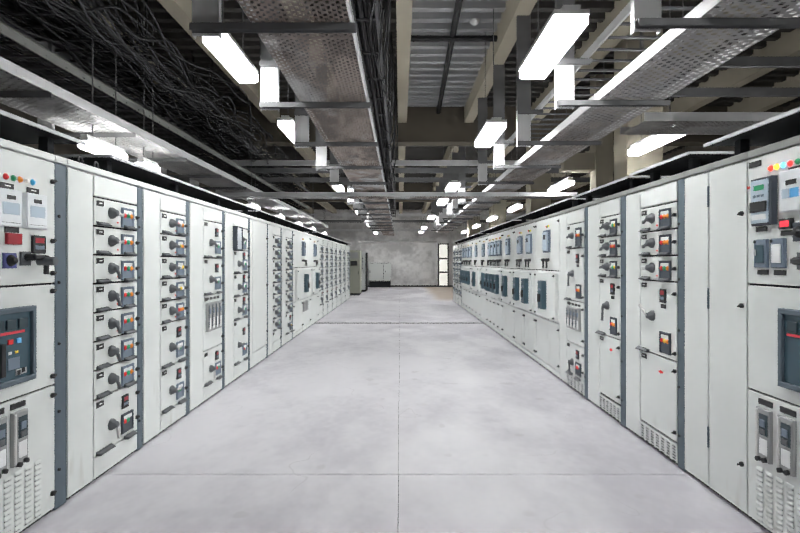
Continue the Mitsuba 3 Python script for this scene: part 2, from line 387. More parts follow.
for x in BEAMS:
    for y0, y1 in ((Y0, GIRD), (GIRD + .4, 22.0), (22.4, Y1)):
        put('concrete_beam', mesh_of(*box_vf(.19, y1 - y0, ZC + .1 - ZB, 0, x - .095, y0, ZB)), 'beam_concrete', 'ceiling')
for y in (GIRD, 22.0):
    put('concrete_girder', mesh_of(*box_vf(X1 - X0, .4, ZC + .1 - 4.14, 0, X0, y, 4.14)), 'girder_shaded', 'ceiling')
put('conduit', mesh_of(*tube_vf([(.62, Y0, 4.78), (.72, 6, 4.78), (.82, GIRD, 4.78)], .045, 8), smooth=60), 'cable_black', 'ceiling')
put('conduit', mesh_of(*tube_vf([(.14, 7.42, 4.74), (.8, 7.42, 4.74), (1.38, 7.42, 4.74)], .045, 8), smooth=60), 'cable_black', 'ceiling')
put('smoke_detector', mesh_of(*turned(lathe_vf([(0, 0), (.07, 0), (.07, .025), (.05, .05), (.03, .06), (0, .062)], 14), tr(1.02, 7.14, ZC) @ rx(180)), smooth=40), 'lamp_shell', 'ceiling')

# columns behind the right row
for i, (x, d, w, dp) in enumerate([(3.42, 7.3, .50, .45), (3.60, 9.2, .30, .3), (3.50, 13.0, .50, .5), (3.55, 18.8, .55, .5), (3.55, 25.0, .55, .5)]):
    words = ['nearest the viewpoint, widest in view', 'second from the viewpoint, the thinnest', 'third from the viewpoint', 'fourth from the viewpoint', 'farthest from the viewpoint'][i]
    put('concrete_column', mesh_of(*box_vf(w, dp, 4.97, 0, x - w / 2, d, 0)), 'beam_concrete', kind='structure', label=f'beige concrete column behind the right cabinet row, {words}')
put('concrete_haunch', mesh_of(*turned(prism_vf([(0, 0), (.3, 0), (.3, .3), (0, .3)], .95), tr(2.90, 9.25, 3.20))), 'beam_concrete', kind='structure', label='short beige concrete beam running into the thin column behind the right row')

# ------------------------------------------------------------------ left row
A0 = 2.09
M = ML(A0)
def incoming(M, label, W, right):
    """Incoming feeder panel; u positions in metres from its left edge."""
    c = thing('switchgear_panel', label, 'switchgear cabinet')
    shell(c, M, W)
    zs = [(.022, .80), (.80, 1.435), (1.435, 2.195)]
    doors = [flat('door', c, M, 0, a, W, b - a) for a, b in zs]
    return c, doors
c, (lo, mid, up) = incoming(M, 'large pale grey feeder panel at the near left with five signal lamps in a row', 1.20, False)
Mu = at(M, 0, 0, .002)
U = lambda d: d - A0
for d, col in ((2.821, 'w'), (2.873, 'r'), (2.93, 'g'), (2.982, 'o'), (3.035, 'w'), (3.084, 'b')):
    put('signal_lamp', LENS(.0145), LENSES[col], up, at(Mu, U(d), 2.04), label={'r': 'red signal lamp', 'g': 'green signal lamp', 'o': 'orange signal lamp', 'w': 'white signal lamp', 'b': 'blue signal lamp'}[col])
for d in (2.83, 3.035): nameplate(up, Mu, U(d), 1.975, .10, .03)
for d0 in (2.815, 3.025):
    w_ = .175
    d0 -= .025; put('relay', B(w_, .205, .030, .006), 'white_plastic', up, at(Mu, U(d0), 1.765))
    put('relay_label', B(.065, .022, .002), 'black_plastic', up, at(Mu, U(d0) + .055, 1.915, .030))
    put('relay_screen', B(.125, .065, .002), 'lcd_blue', up, at(Mu, U(d0) + .025, 1.832, .030))
    put('relay_line', B(.14, .003, .002), 'fuse_grey', up, at(Mu, U(d0) + .02, 1.785, .030))
put('counter', B(.11, .062, .018, .003), 'display_red', up, at(Mu, U(2.87), 1.668), label='dark red digital display')
nameplate(up, Mu, U(2.865), 1.735, .105, .030, near=False)
display(up, Mu, U(3.073), 1.622, .112, .105)
put('selector_plate', B(.095, .085, .012, .003), 'switch_violet', up, at(Mu, U(2.85), 1.535))
put('selector_knob', ROTARY(), 'black_plastic', up, at(Mu, U(2.897), 1.578, .01) @ np.diag([.75, .75, .6, 1]))
put('switch_plate', B(.08, .08, .012, .003), 'handle_grey', up, at(Mu, U(2.98), 1.55))
put('switch_handle', CRANK(), 'black_plastic', up, at(Mu, U(3.02), 1.598, .008), label='black cranked switch handle')
put('switch_handle_grip', CYL(.026, .10, 14), 'handle_grey', up, at(Mu, U(3.095), 1.575, .03))
for v in (1.50, 1.70, 2.07): latch(up, Mu, 1.165, v)
for v in (.86, 1.39): latch(mid, Mu, 1.165, v)
for v in (.13, .74): latch(lo, Mu, 1.165, v)
def breaker_window(par, M, u, v, w=.46, h=.43):
    put('breaker_frame', FRAME(w, h, .030, .030), 'trim_blue', par, at(M, u, v))
    b = lambda name, m, x, y, ww, hh, dd=.006: put(name, B(ww, hh, dd, .0015), m, par, at(M, u + x, v + y, .004))
    b('breaker_face', 'breaker_blue', .028, .028, w - .056, h - .056, .008)
    for i in range(4): b('breaker_rib', 'breaker_teal', .06 + i * .09, h * .72, .07, .055, .018)
    b('breaker_band', 'band_red', .05, h * .66, w - .13, .016, .014)
    b('breaker_lever', 'black_plastic', w * .40, h * .14, .030, h * .42, .03)
    for i, m in enumerate(('lens_red', 'screen_blue')): b('breaker_button', m, w * .55 + i * .062, h * .53, .034, .028, .016)
    for i, m in enumerate(('label_white', 'lens_yellow')): b('breaker_flag', m, w * .56 + i * .05, h * .40, .024, .016, .012)
    b('breaker_scale', 'panel_slate', w * .55, h * .20, .09, .065, .012)
    b('breaker_socket', 'fuse_grey', w * .68, h * .11, .085, .034, .012)
    for i in range(2): b('breaker_hole', 'black_plastic', w * .70 + i * .036, h * .115 + i * .008, .022, .025, .015)
breaker_window(mid, Mu, U(2.62), .885)
def fuse_switch(par, M, u, v, w=.115, h=.30):
    nameplate(par, M, u, v + h + .018, w, .032, near=False)
    put('fuse_case', B(w, h, .022, .004), 'fuse_grey', par, at(M, u, v))
    put('fuse_grip', B(.018, h * .94, .022, .004), 'lever_metal', par, at(M, u + .004, v + .01, .004))
    put('fuse_inset', B(w * .6, h * .40, .004), 'breaker_teal', par, at(M, u + w * .3, v + h * .50, .021))
    put('fuse_dial', B(w * .36, h * .14, .008, .002), 'panel_slate', par, at(M, u + w * .4, v + h * .66, .024))
    put('fuse_dial', B(w * .36, h * .10, .008, .002), 'handle_grey', par, at(M, u + w * .4, v + h * .52, .024))
    put('fuse_label', B(w * .55, h * .30, .004), 'label_white', par, at(M, u + w * .32, v + h * .13, .021))
    put('fuse_bolt', CYL(.014, .03, 8), 'black_plastic', par, at(M, u + w * .75, v + .012, .01))
    put('fuse_bolt', CYL(.014, .03, 8), 'black_plastic', par, at(M, u + w * .3, v + .005, .01))
fuse_switch(lo, Mu, U(2.907), .425); fuse_switch(lo, Mu, U(2.745), .425)
for i in range(7):
    for j in range(11):
        put('louver', LOUVER(), 'paint', lo, at(Mu, U(2.62) + i * .080, .055 + j * .031)); put('louver_shade', B(.052, .008, .001), 'gap_dark', lo, at(Mu, U(2.62) + i * .080, .0465 + j * .031))  # dark strip under each louver paints its shadow

strip_c = thing('trim_pillar', 'dark blue grey upright strip between the near left feeder panel and first drawer column', 'trim strip')
Ms = ML(3.29); put('body', B(.116, 2.2, .97), 'paint', strip_c, at(Ms, .002, 0, -1.0)); strip(strip_c, Ms, 0, .12)
put('top_rail', B(.116, .045, .05, .004), 'paint', strip_c, at(Ms, .002, 2.2, -.048))

S, BG = .207, .406
sm = lambda cols='rgo', ang=-60, white=False, dark=False: ('small', S, dict(cols=cols, ang=ang, white=white, dark=dark))
column_cab(ML(3.41), 'pale column of seven small drawers over one large drawer, nearest drawer column on the left', [sm('rgo', -5, True), sm('rgo', -5, True), sm('rgo', -55), sm('rgo', -55), sm('rgo', -55), sm('rgo', -60), sm('rgo', -60), ('big', BG, dict(cols='rg', ang=-72, white=True, dark=True))], W=1.01, near=2)
column_cab(ML(4.42), 'pale left column of five small drawers over two large drawers, second from the viewpoint', [sm('rwo', -8), sm('wyo', -8), sm('wwy', -8), sm('wyw', -8), sm('roo', -30), ('big', .408, dict(cols='wg', ang=-5, white=True)), ('big', .408, dict(cols='gg', ang=-5, white=True))], W=.98, blank=.31, near=2)
column_cab(ML(5.40), 'pale left column with a bank of four fuse holders at mid height', [('big', .42, dict(cols='wg', ang=-20)), ('big', .42, dict(cols='wg', ang=-20)), ('fuses', .62), ('big', .39, dict(cols='rg', ang=-80, white=True))], W=1.08, blank=.36, near=1)
column_cab(ML(6.48), 'pale left column with a glazed box projecting near its top', [('box', .31), ('big', .31, dict(cols='wg', ang=-20)), ('big', .31, dict(cols='wg', ang=-20)), ('big', .31, dict(cols='wg', ang=-20)), ('big', .585, dict(cols='rw', ang=0))], W=1.09, blank=.32, near=1)
c = thing('switchgear_panel', 'tall plain pale door without devices in the left row', 'switchgear cabinet')
M = ML(7.57); shell(c, M, 1.03); flat('cable_door', c, M, 0, .022, .12, 2.171); d = flat('door', c, M, .12, .23, .81, 1.963, .006); flat('plinth_panel', c, M, .12, .022, .81, .206)
for v in (.45, 1.2, 1.95): latch(d, at(M, 0, 0, .008), .895, v)
strip(c, M, .93, .10)
many = [sm('wgw', -20) for _ in range(8)]
for i, d0 in enumerate((8.60, 9.60)):
    column_cab(ML(d0), ['pale left drawer column just beyond the tall plain door', 'pale left drawer column just before the two meter panels'][i], many[:7 + (1 - i)] + ([('blank', .19)] if i == 0 else [('big', .40, {})]), W=1.0, near=1)

def breaker_panel(M, W, n, label, proud=True, lamps=True, white_relays=False, cat='switchgear cabinet', dev_h=.27, colour='breaker_blue', strip_w=0.0):
    c = thing('switchgear_panel', label, cat)
    shell(c, M, W)
    Wd = W - strip_w
    up = flat('upper_door', c, M, 0, 1.45, Wd, .745)
    m = n_doors = max(n, 2 if W > 1.3 else 1)
    pl = [flat('lower_door', c, M, i * Wd / n_doors, .10, Wd / n_doors, .64) for i in range(n_doors)]
    flat('plinth_panel', c, M, 0, .022, Wd, .076)
    side = min(.20, Wd * .12)
    mid = flat('middle_panel', c, M, 0, .74, Wd, .71)
    plate = put('breaker_door', B(Wd - side - .06, .64, .050, .006), 'paint', c, at(M, side, .775, .002)) if proud else mid
    wo = .052 if proud else .002
    pw = (Wd - side - .06) / n
    for i in range(n):
        x = side + pw * i + pw * .5
        bw = min(.21, pw * .5)
        put('relay', B(bw * 1.1, dev_h, .05, .008), 'lcd_blue' if not white_relays else 'panel_slate', up, at(M, x - bw * .55, 1.73, .002))
        put('relay_frame', FRAME(round(bw * 1.35, 3), round(dev_h + .05, 3), .02, .03), 'panel_slate', up, at(M, x - bw * .675, 1.705, .002))
        put('relay_screen', B(bw * .6, dev_h * .25, .003), 'panel_dark', up, at(M, x - bw * .3, 1.73 + dev_h * .6, .051))
        for k in (-1, 1):
            put('switch_handle', CRANK(), 'black_plastic', up, at(M, x + k * bw * .42 - .03, 1.60, .002) @ np.diag([1.0, 1.15, 1, 1]))
        if lamps:
            for k, col in enumerate('rgy'): put('signal_lamp', LENS(.014), LENSES[col], up, at(M, x - .06 + .06 * k, 2.08, .002))
        put('breaker', B(bw, .40, .07, .008), colour, plate, at(M, x - bw * .5, .90, wo))
        put('breaker_band', B(bw * .7, .03, .004), 'panel_slate', plate, at(M, x - bw * .35, 1.16, wo + .069))
        put('breaker_toggle', B(bw * .28, .11, .03, .006), 'black_plastic', plate, at(M, x - bw * .14, 1.0, wo + .068))
    for u in (side + .03, Wd - .09):
        for v in (.81, 1.38): latch(plate, M, u, v) if not proud else put('latch', LATCH(), 'black_plastic', plate, at(M, u, v, .052))
    for i, l in enumerate(pl):
        for v in (.18, .66): put('latch', LATCH(), 'black_plastic', l, at(M, (i + 1) * Wd / n_doors - .04, v, .002)); put('latch', LATCH(), 'black_plastic', l, at(M, i * Wd / n_doors + .04, v, .002))
    for u in (.04, Wd - .04): put('latch', LATCH(), 'black_plastic', up, at(M, u, 2.12, .002))
    if strip_w: strip(c, M, Wd, strip_w)
    return c
bp = breaker_panel(ML(10.60), 2.0, 1, 'wide pale left panel with one tall dark breaker window and meters', white_relays=True)
for k in range(2): put('fuse_case', B(.22, .22, .03, .004), 'fuse_grey', bp + '__lower_door', at(ML(10.60), 1.05 + k * .34, .46, .002))
breaker_panel(ML(12.60), 1.2, 1, 'narrower pale left panel with dark breaker window beside far drawer columns', white_relays=True)
d0 = 13.8
ords = ['first', 'second', 'third', 'fourth', 'fifth', 'sixth', 'seventh']
for i in range(7):
    w_ = [1.0, 1.0, 1.1, 1.1, 1.3, 1.5, 1.8][i]
    column_cab(ML(d0), f'pale drawer column in the far left run, {ords[i]} past the breaker window panels', [sm('wgw', -20) for _ in range(6)] + [('big', .40, {}), ('blank', .19)], W=w_, blank=.29 * w_, near=0)
    d0 += w_
END_L = d0

# cabinets beyond the end of the left row
def far_cabinet(M, W, depth, label, paint, H=2.05):
    c = thing('steel_cabinet', label, 'cabinet')
    put('body', B(W, H - .1, depth - .02), paint, c, at(M, 0, .1, -depth)); put('plinth', B(W - .06, .1, depth - .08), 'gap_dark', c, at(M, .03, 0, -depth + .04))
    d = put('door', B(W - .02, H - .14, .022, .004), paint, c, at(M, .01, .12, -.02)); put('handle', B(.03, .14, .03, .005), 'black_plastic', d, at(M, W - .10, 1.0, .002))
    return c, d
m = np.eye(4); m[:3, :3] = np.array([[1, 0, 0], [0, 0, -1], [0, 1, 0]])     # facing the camera
c, d = far_cabinet(tr(-2.50, 24.6, 0) @ m, .62, .9, 'drab green steel cabinet standing past the end of the left row', 'old_green', 2.12)
put('control_box', B(.30, .22, .10, .01), 'black_plastic', d, at(tr(-2.50, 24.6, 0) @ m, .18, 1.40, .002))
put('door_panel', B(.44, .30, .006, .002), 'fuse_grey', d, at(tr(-2.50, 24.6, 0) @ m, .09, 1.72, .002))
c, d = far_cabinet(tr(-2.36, 27.6, 0) @ m, .54, .9, 'light grey steel cabinet with black edge, last on the left before the end wall', 'paint', 2.1)
for k in range(4): put('indicator', B(.06, .07, .015, .003), 'panel_dark', d, at(tr(-2.36, 27.6, 0) @ m, .36, 1.2 + k * .18, .002))
put('edge_strip', B(.05, 2.02, .95, .004), 'roof_black', c, at(tr(-2.36, 27.6, 0) @ m, .545, .04, -.92))

# ------------------------------------------------------------------ right row
P1 = 3.19
M = MR(P1); Mu = at(M, 0, 0, .002)
c, (lo, mid, up) = incoming(M, 'large pale grey feeder panel at the near right with lit red, yellow and blue lamps', 1.20, True)
nameplate(up, Mu, .025, 2.135, .10, .034, near=False)
for u, col, em in ((.205, 'r', (2.2, .08, .03)), (.252, 'y', (2.2, 1.1, .06)), (.302, 'b', (.25, 1.0, 2.2)), (.354, 'r', (1.8, .06, .05)), (.407, 'g', None), (.460, 'w', None), (.513, 'o', None)):
    put('signal_lamp', LENS(.0135), LENSES[col], up, at(Mu, u, 2.105), emitter=emit(em) if em else None, label={'r': 'red signal lamp', 'g': 'green signal lamp', 'o': 'orange signal lamp', 'w': 'white signal lamp', 'b': 'blue signal lamp', 'y': 'yellow signal lamp'}[col])
nameplate(up, Mu, .345, 2.055, .12, .028, near=False)
MM = at(Mu, .035, 0, -.032)
put('energy_meter', B(.175, .275, .033, .006), 'panel_dark', up, at(Mu, .080, 1.782), label='energy meter with a pale face')
put('meter_face', B(.145, .25, .006, .002), 'lcd_blue', up, at(MM, .052, 1.795, .064))
put('meter_screen', B(.085, .030, .003), 'lens_green', up, at(MM, .080, 1.985, .069))
put('meter_badge', B(.135, .060, .010, .003), 'black_plastic', up, at(MM, .052, 1.860, .069))
put('meter_paper', B(.12, .030, .003), 'label_white', up, at(MM, .062, 1.815, .069))
for k in range(3): put('meter_key', B(.022, .014, .004), 'panel_slate', up, at(MM, .075 + k * .034, 1.945, .069))
nameplate(up, Mu, .085, 1.748, .09, .028, near=False)
put('red_tag', CYL(.010, .012, 3), 'lens_red', up, at(Mu, .022, 2.02))
for u in (.305, .530):
    put('relay', B(.185, .225, .030, .006), 'white_plastic', up, at(Mu, u, 1.842))
    put('relay_label', B(.075, .026, .002), 'black_plastic', up, at(Mu, u + .055, 1.985, .030))
    put('relay_screen', B(.055, .050, .002), 'lcd_blue', up, at(Mu, u + .025, 1.915, .030)); put('relay_screen', B(.060, .050, .002), 'screen_blue', up, at(Mu, u + .085, 1.915, .030))
put('counter', B(.095, .055, .018, .003), 'black_plastic', up, at(Mu, .285, 1.752)); put('counter_display', B(.065, .034, .003), 'display_red', up, at(Mu, .30, 1.762, .017), emitter=emit((.9, .03, .05)), label='lit red digital display')
nameplate(up, Mu, .288, 1.715, .10, .028, near=False)
for u, mface in ((.085, 'breaker_blue'), (.222, 'label_white')):
    put('small_breaker', B(.105, .165, .020, .005), 'panel_slate', up, at(Mu, u, 1.537))
    put('small_breaker_face', B(.070, .105, .006, .002), mface, up, at(Mu, u + .018, 1.565, .0195))
    put('small_breaker_screw', CYL(.008, .006, 8), 'black_plastic', up, at(Mu, u + .014, 1.688, .0195))
    nameplate(up, Mu, u + .012, 1.497, .09, .028, near=False)
put('small_breaker_toggle', B(.022, .035, .02, .003), 'label_white', up, at(Mu, .094, 1.608, .02))
put('selector_plate', B(.10, .10, .014, .003), 'panel_dark', up, at(Mu, .385, 1.68)); put('selector_knob', ROTARY(), 'black_plastic', up, at(Mu, .435, 1.73, .012) @ np.diag([.75, .75, .6, 1]))
put('switch_plate', B(.09, .09, .012, .003), 'handle_grey', up, at(Mu, .41, 1.53)); put('switch_handle', CRANK(), 'black_plastic', up, at(Mu, .455, 1.575, .008), label='black cranked switch handle')
breaker_window(mid, Mu, .295, .885)
for k in range(4): fuse_switch(lo, Mu, .105 + k * .175, .42)
for i in range(9):
    for j in range(11): put('louver', LOUVER(), 'paint', lo, at(Mu, .085 + i * .080, .055 + j * .029)); put('louver_shade', B(.052, .007, .001), 'gap_dark', lo, at(Mu, .085 + i * .080, .0475 + j * .029))  # painted shadow strip below every louver, as on the left panel

c = thing('switchgear_panel', 'pair of tall plain pale doors beside the near right feeder panel', 'switchgear cabinet')
M = MR(3.90); W = .71; shell(c, M, W)
flat('door', c, M, 0, .022, .31, 2.171); d = flat('door', c, M, .31, .022, .40, 2.171)
for v in (.32, 1.30, 1.87): put('latch', LATCH(), 'black_plastic', d, at(M, W - .045, v - .0, .002))
for v in (.35, 1.30, 2.0): put('hinge', CYL(.008, .14, 10), 'trim_blue', d, at(M, .312, v - .05, .004) @ rx(-90))

RB = [sm('roo', 200, False, True), sm('roo', 200, False, True), sm('rgo', 185, True, True), ('lever', .612, dict(cols='ryo', ang=150, white=True)), ('marked', .62)]
column_cab(MR(4.91), 'pale right drawer column with a slotted vent at its foot, nearest the viewpoint', RB, W=1.01, blank=.30, near=2, vent=7)
RC = [sm('wgy', 190, False, True), sm('ror', 200, False, True), sm('wgy', 185, False, True), ('lever', .60, dict(cols='roo', ang=-95)), ('marked', .625)]
column_cab(MR(5.90), 'pale right drawer column with vented foot and long black lever, second from the viewpoint', RC, W=.99, blank=.34, sw=.12, near=2, vent=6)
column_cab(MR(6.93), 'pale right column with a bank of four fuse holders below its levers', [('small', .30, dict(cols='roo', ang=190, dark=True)), ('lever', .64, dict(cols='roo', ang=-95)), ('fuses', .52), ('big', .40, dict(cols='rr', ang=-90, dark=True))], W=1.03, blank=.29, sw=.12, near=1, vent=5)
spec = [(8.15, 1.22, 1, True, 'right breaker panel next to the drawer columns, with one dark blue breaker'), (9.68, 1.53, 2, True, 'right breaker panel with two breakers, nearest of its kind'), (10.77, 1.09, 1, True, 'narrow right breaker panel just beyond the two breaker panel'), (12.67, 1.90, 4, True, 'right panel with four breakers side by side, nearer of the two such'), (13.80, 1.13, 1, False, 'right single breaker panel just beyond the nearer four breaker panel'), (15.2, 1.40, 1, True, 'right single breaker panel just before the farther four breaker panel'), (17.9, 2.70, 4, True, 'right panel with four breakers side by side, farther of the two such')]
for d1, w_, n, pr, lab in spec:
    breaker_panel(MR(d1), w_, n, 'pale ' + lab, pr, white_relays=False)
for i, (d1, w_) in enumerate(((18.9, 1.0), (19.9, 1.0), (20.9, 1.0))):
    column_cab(MR(d1), f'pale drawer column at the far end of the right row, {["nearest", "middle", "farthest"][i]} of three', [sm('wgw', 200) for _ in range(6)] + [('big', .40, {}), ('blank', .19)], W=w_, near=0)

# roof plates over both rows
def roof(side, d0, d1, z, label, zs=2.2):
    c = thing('roof_plate', label, 'roof plate')
    x = XL if side < 0 else XR
    x0, x1 = (x - 1.05, x + .03) if side < 0 else (x - .03, x + 1.05)
    put('plate', mesh_of(*box_vf(x1 - x0, d1 - d0, .010, 0, x0, d0, z)), 'roof_black', c)
    e = x1 - .004 if side < 0 else x0 - .008
    put('edge', mesh_of(*box_vf(.012, d1 - d0, .022, 0, e, d0, z - .008)), 'roof_edge', c)
    put('end_edge', mesh_of(*box_vf(x1 - x0, .012, .020, 0, x0, d0 - .012, z - .006)), 'roof_edge', c)
    n = max(2, int((d1 - d0) / 1.0))
    for k in range(n):
        y = d0 + .15 + (d1 - d0 - .36) * k / (n - 1)
        for dx in (.08, .90):
            xx = x - dx - .06 if side < 0 else x + dx
            put('bracket', mesh_of(*box_vf(.06, .06, z - zs - .001, 0, xx, y, zs)), 'gap_dark', c)
    xr = x - .45 if side < 0 else x + .43
    put('inner_screen', mesh_of(*box_vf(.02, d1 - d0 - .02, z - zs - .001, 0, xr, d0 + .01, zs)), 'roof_black', c)
for i, (a, b, z) in enumerate([(2.09, 3.55, 2.37), (3.87, 7.9, 2.35), (8.0, 13.5, 2.35), (13.6, END_L - .05, 2.34)]):
    roof(-1, a, b, z, f'black raised roof plate over the left row, {["nearest", "second nearest", "third nearest", "farthest"][i]} of four')
for i, (a, b, z) in enumerate([(2.0, 3.59, 2.365), (3.78, 4.75, 2.355), (4.80, 6.35, 2.345), (6.48, 9.6, 2.35), (9.75, 14.0, 2.34), (14.1, 20.85, 2.33)]):
    roof(1, a, b, z, f'black raised roof plate over the right row, {["nearest", "second nearest", "third nearest", "fourth nearest", "fifth nearest", "farthest"][i]} of six')
def eye(x, y, label):
    a = np.linspace(-.6, np.pi + .6, 12)
    put('lifting_eye', mesh_of(*tube_vf(np.c_[np.full(12, x), y + .024 * np.cos(a), 2.272 + .024 * np.sin(a)], .006, 6), smooth=60), 'grey_steel', label=label, category='lifting eye')
eye(XL - .03, 3.60, 'steel lifting eye on the near left cabinet top, nearer of two'); eye(XL - .03, 3.79, 'steel lifting eye on the near left cabinet top, farther of two')

# ------------------------------------------------------------------ cable trays
@lru_cache(None)
def tray_bottom(w, L, real, px0=.029, py0=.058):
    t = .002
    if not real: return mesh_of(*box_vf(w, L, t))
    n, m = int(w / px0), int(L / py0)
    px, py = w / n, L / m
    xs = np.array([0] + sum([[i * px + px * .17, i * px + px * .83] for i in range(n)], []) + [w])
    ys = np.arange(4 * m + 1) * py / 4
    X, Y = np.meshgrid(xs, ys, indexing='ij'); k = X.size
    v = np.vstack([np.c_[X.ravel(), Y.ravel(), np.zeros(k)], np.c_[X.ravel(), Y.ravel(), np.full(k, t)]])
    i, j = np.meshgrid(np.arange(len(xs) - 1), np.arange(len(ys) - 1), indexing='ij')
    hole = (i % 2 == 1) & (((j % 4) < 2) == (i % 4 == 1)) & (j > 0) & (j < 4 * m - 1)
    a = (i * len(ys) + j); q = np.stack([a, a + len(ys), a + len(ys) + 1, a + 1], -1)
    s, h = q[~hole], q[hole]
    F = [s[:, [0, 2, 1]], s[:, [0, 3, 2]], s[:, [0, 1, 2]] + k, s[:, [0, 2, 3]] + k]
    for e in range(4):
        b, c2 = h[:, e], h[:, (e + 1) % 4]
        F += [np.c_[b, c2, c2 + k], np.c_[b, c2 + k, b + k]]
    return mesh_of(v, np.vstack(F))
@lru_cache(None)
def tray_side(L, h=.085): return mesh_of(*join(box_vf(.002, L, h), box_vf(.014, L, .002, 0, 0, 0, h)))
def splice(t, x, y, z):
    p = put('splice_plate', mesh_of(*box_vf(.004, .20, .06, 0, x, y - .1, z + .012)), 'galvanised', t)
def tray(name, label, x0, x1, z, y0, y1, real_to, L=1.5, axis='y', pitch=(.029, .058)):
    t = thing(name, label, 'cable tray')
    y = y0; k = 0
    while y < y1 - .2:
        l = min(L, y1 - y)
        R = tr(x0, y, z) if axis == 'y' else tr(y, x1, z) @ rz(-90)
        s = put('tray_section', tray_bottom(round(x1 - x0, 3), round(l - .004, 3), y < real_to, *pitch), 'tray_sheet', t, R)
        put('side_flange', tray_side(round(l - .004, 3)), 'galvanised', s, R @ tr(-.002, 0, 0))
        put('side_flange', tray_side(round(l - .004, 3)), 'galvanised', s, R @ tr(x1 - x0, 0, 0))
        if axis == 'y' and k:
            put('splice_plate', B(.004, .20, .06), 'galvanised', s, R @ tr(-.006, -.1, .012)); put('splice_plate', B(.004, .20, .06), 'galvanised', s, R @ tr(x1 - x0 + .002, -.1, .012))
        y += l; k += 1
    return t
ZT = 3.026
tray('cable_tray', 'long perforated cable tray above the aisle left of centre, brown with dust', -.905, -.305, ZT, .4, 29.0, 7.0)
tray('cable_tray', 'long perforated cable tray hung above the right cabinet row front', 1.79, 2.37, ZT, .4, 26.0, 8.5, pitch=(.045, .07))
tray('cable_tray', 'perforated cable tray above the left cabinet row', -3.66, -3.01, ZT, 1.2, 22.0, 8.0, pitch=(.045, .07))
tray('cable_tray', 'short cross tray leaving the long right tray towards the right wall', 5.25, 5.82, 2.985, 2.45, 7.9, 9, axis='x')
tray('cable_tray', 'cross tray spanning the aisle below the two long trays', 10.6, 11.0, 2.90, -3.6, 3.6, 0, axis='x')

# brackets: post from the ceiling, arm under the tray, short upper arm
@lru_cache(None)
def POST(h): return mesh_of(*join(box_vf(.165, .006, h), box_vf(.006, .05, h), box_vf(.006, .05, h, 0, .159)))
@lru_cache(None)
def ARM(L): return mesh_of(*join(box_vf(L, .045, .004, 0, 0, 0, .041), box_vf(L, .004, .045), box_vf(L, .004, .045, 0, 0, .041), ))
def bracket(xp, xa, y, z_arm, label, group=None, up=True, zt=4.87):
    b = thing('tray_bracket', label, 'bracket', group)
    lo, hi = min(xp - .08, xa), max(xp + .08, xa)
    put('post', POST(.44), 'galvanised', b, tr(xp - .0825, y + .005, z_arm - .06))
    put('post_shaded', POST(round(zt - z_arm - .385, 3)), 'grey_steel', b, tr(xp - .0825, y + .0, z_arm + .38))  # upper part of the same post; shade above the lamps put into its colour
    put('arm', ARM(round(hi - lo, 3)), 'grey_steel', b, tr(lo, y - .046, z_arm - .046))
    if up:
        s = 1 if xa > xp else -1
        put('upper_arm', ARM(.30), 'grey_steel', b, tr(xp - .08 if s > 0 else xp - .22, y - .046, z_arm + .33))
    return b
def nth(i):
    w = ['nearest', 'second', 'third', 'fourth', 'fifth', 'sixth', 'seventh', 'eighth', 'ninth', 'tenth', 'eleventh', 'twelfth', 'thirteenth', 'fourteenth', 'fifteenth', 'sixteenth']
    return w[i]
for i in range(14):
    y = 3.22 + 1.58 * i
    if abs(y - 10.8) < .35: continue
    zt = 4.87
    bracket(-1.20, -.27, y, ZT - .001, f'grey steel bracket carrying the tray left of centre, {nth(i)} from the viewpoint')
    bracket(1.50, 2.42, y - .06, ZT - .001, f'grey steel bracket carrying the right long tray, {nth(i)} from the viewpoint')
for i in range(8):
    y = 1.6 + 1.4 * i * 1.02
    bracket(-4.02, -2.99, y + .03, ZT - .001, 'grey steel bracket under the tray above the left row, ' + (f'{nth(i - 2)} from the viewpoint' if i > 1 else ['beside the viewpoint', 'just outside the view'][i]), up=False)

# cable ladders with rungs
@lru_cache(None)
def RAIL(L, h=.09): return mesh_of(*join(box_vf(.003, L, h), box_vf(.02, L, .003), box_vf(.02, L, .003, 0, 0, 0, h)))
@lru_cache(None)
def RUNG(w): return mesh_of(*box_vf(w, .035, .02))
def ladder(label, x0, x1, z, y0, y1, hang=True, mat_='grey_steel', rail='galvanised', pitch=.30):
    t = thing('cable_ladder', label, 'cable ladder')
    put('rail', RAIL(round(y1 - y0, 3)), rail, t, tr(x0, y0, z)); put('rail', RAIL(round(y1 - y0, 3)), rail, t, tr(x1 - .02, y0, z))
    y = y0 + .1
    while y < y1 - .05:
        put('rung', RUNG(round(x1 - x0 - .02, 3)), mat_, t, tr(x0 + .003, y, z + .02)); y += pitch
    for yy in np.arange(y0 + .7, y1, 2.4):
        for x in ((x0 - .012, x1) if hang else (x0 - .012,)): put('hanger_rod', B(.010, .010, ZC - z - .02), 'grey_steel', t, tr(x, yy, z + .01))
    return t
ladder('cable ladder high on the left with a pale rail, above the left tray', -4.30, -3.44, 3.55, .8, 20.0, hang=False, mat_='cable_grey', rail='rail_grey')
ladder('cable ladder heaped with black cables, highest on the left', -3.98, -3.18, 3.97, .8, 20.0, mat_='cable_grey', rail='grey_steel')
ladder('cable ladder high above the right aisle side, beside the lamps', 2.03, 2.83, 3.78, .6, 10.3)
ladder('narrow cable ladder along the right edge of the central tray', -.33, -.15, 3.27, .6, 20.0, mat_='cable_grey', rail='grey_steel', pitch=.6)

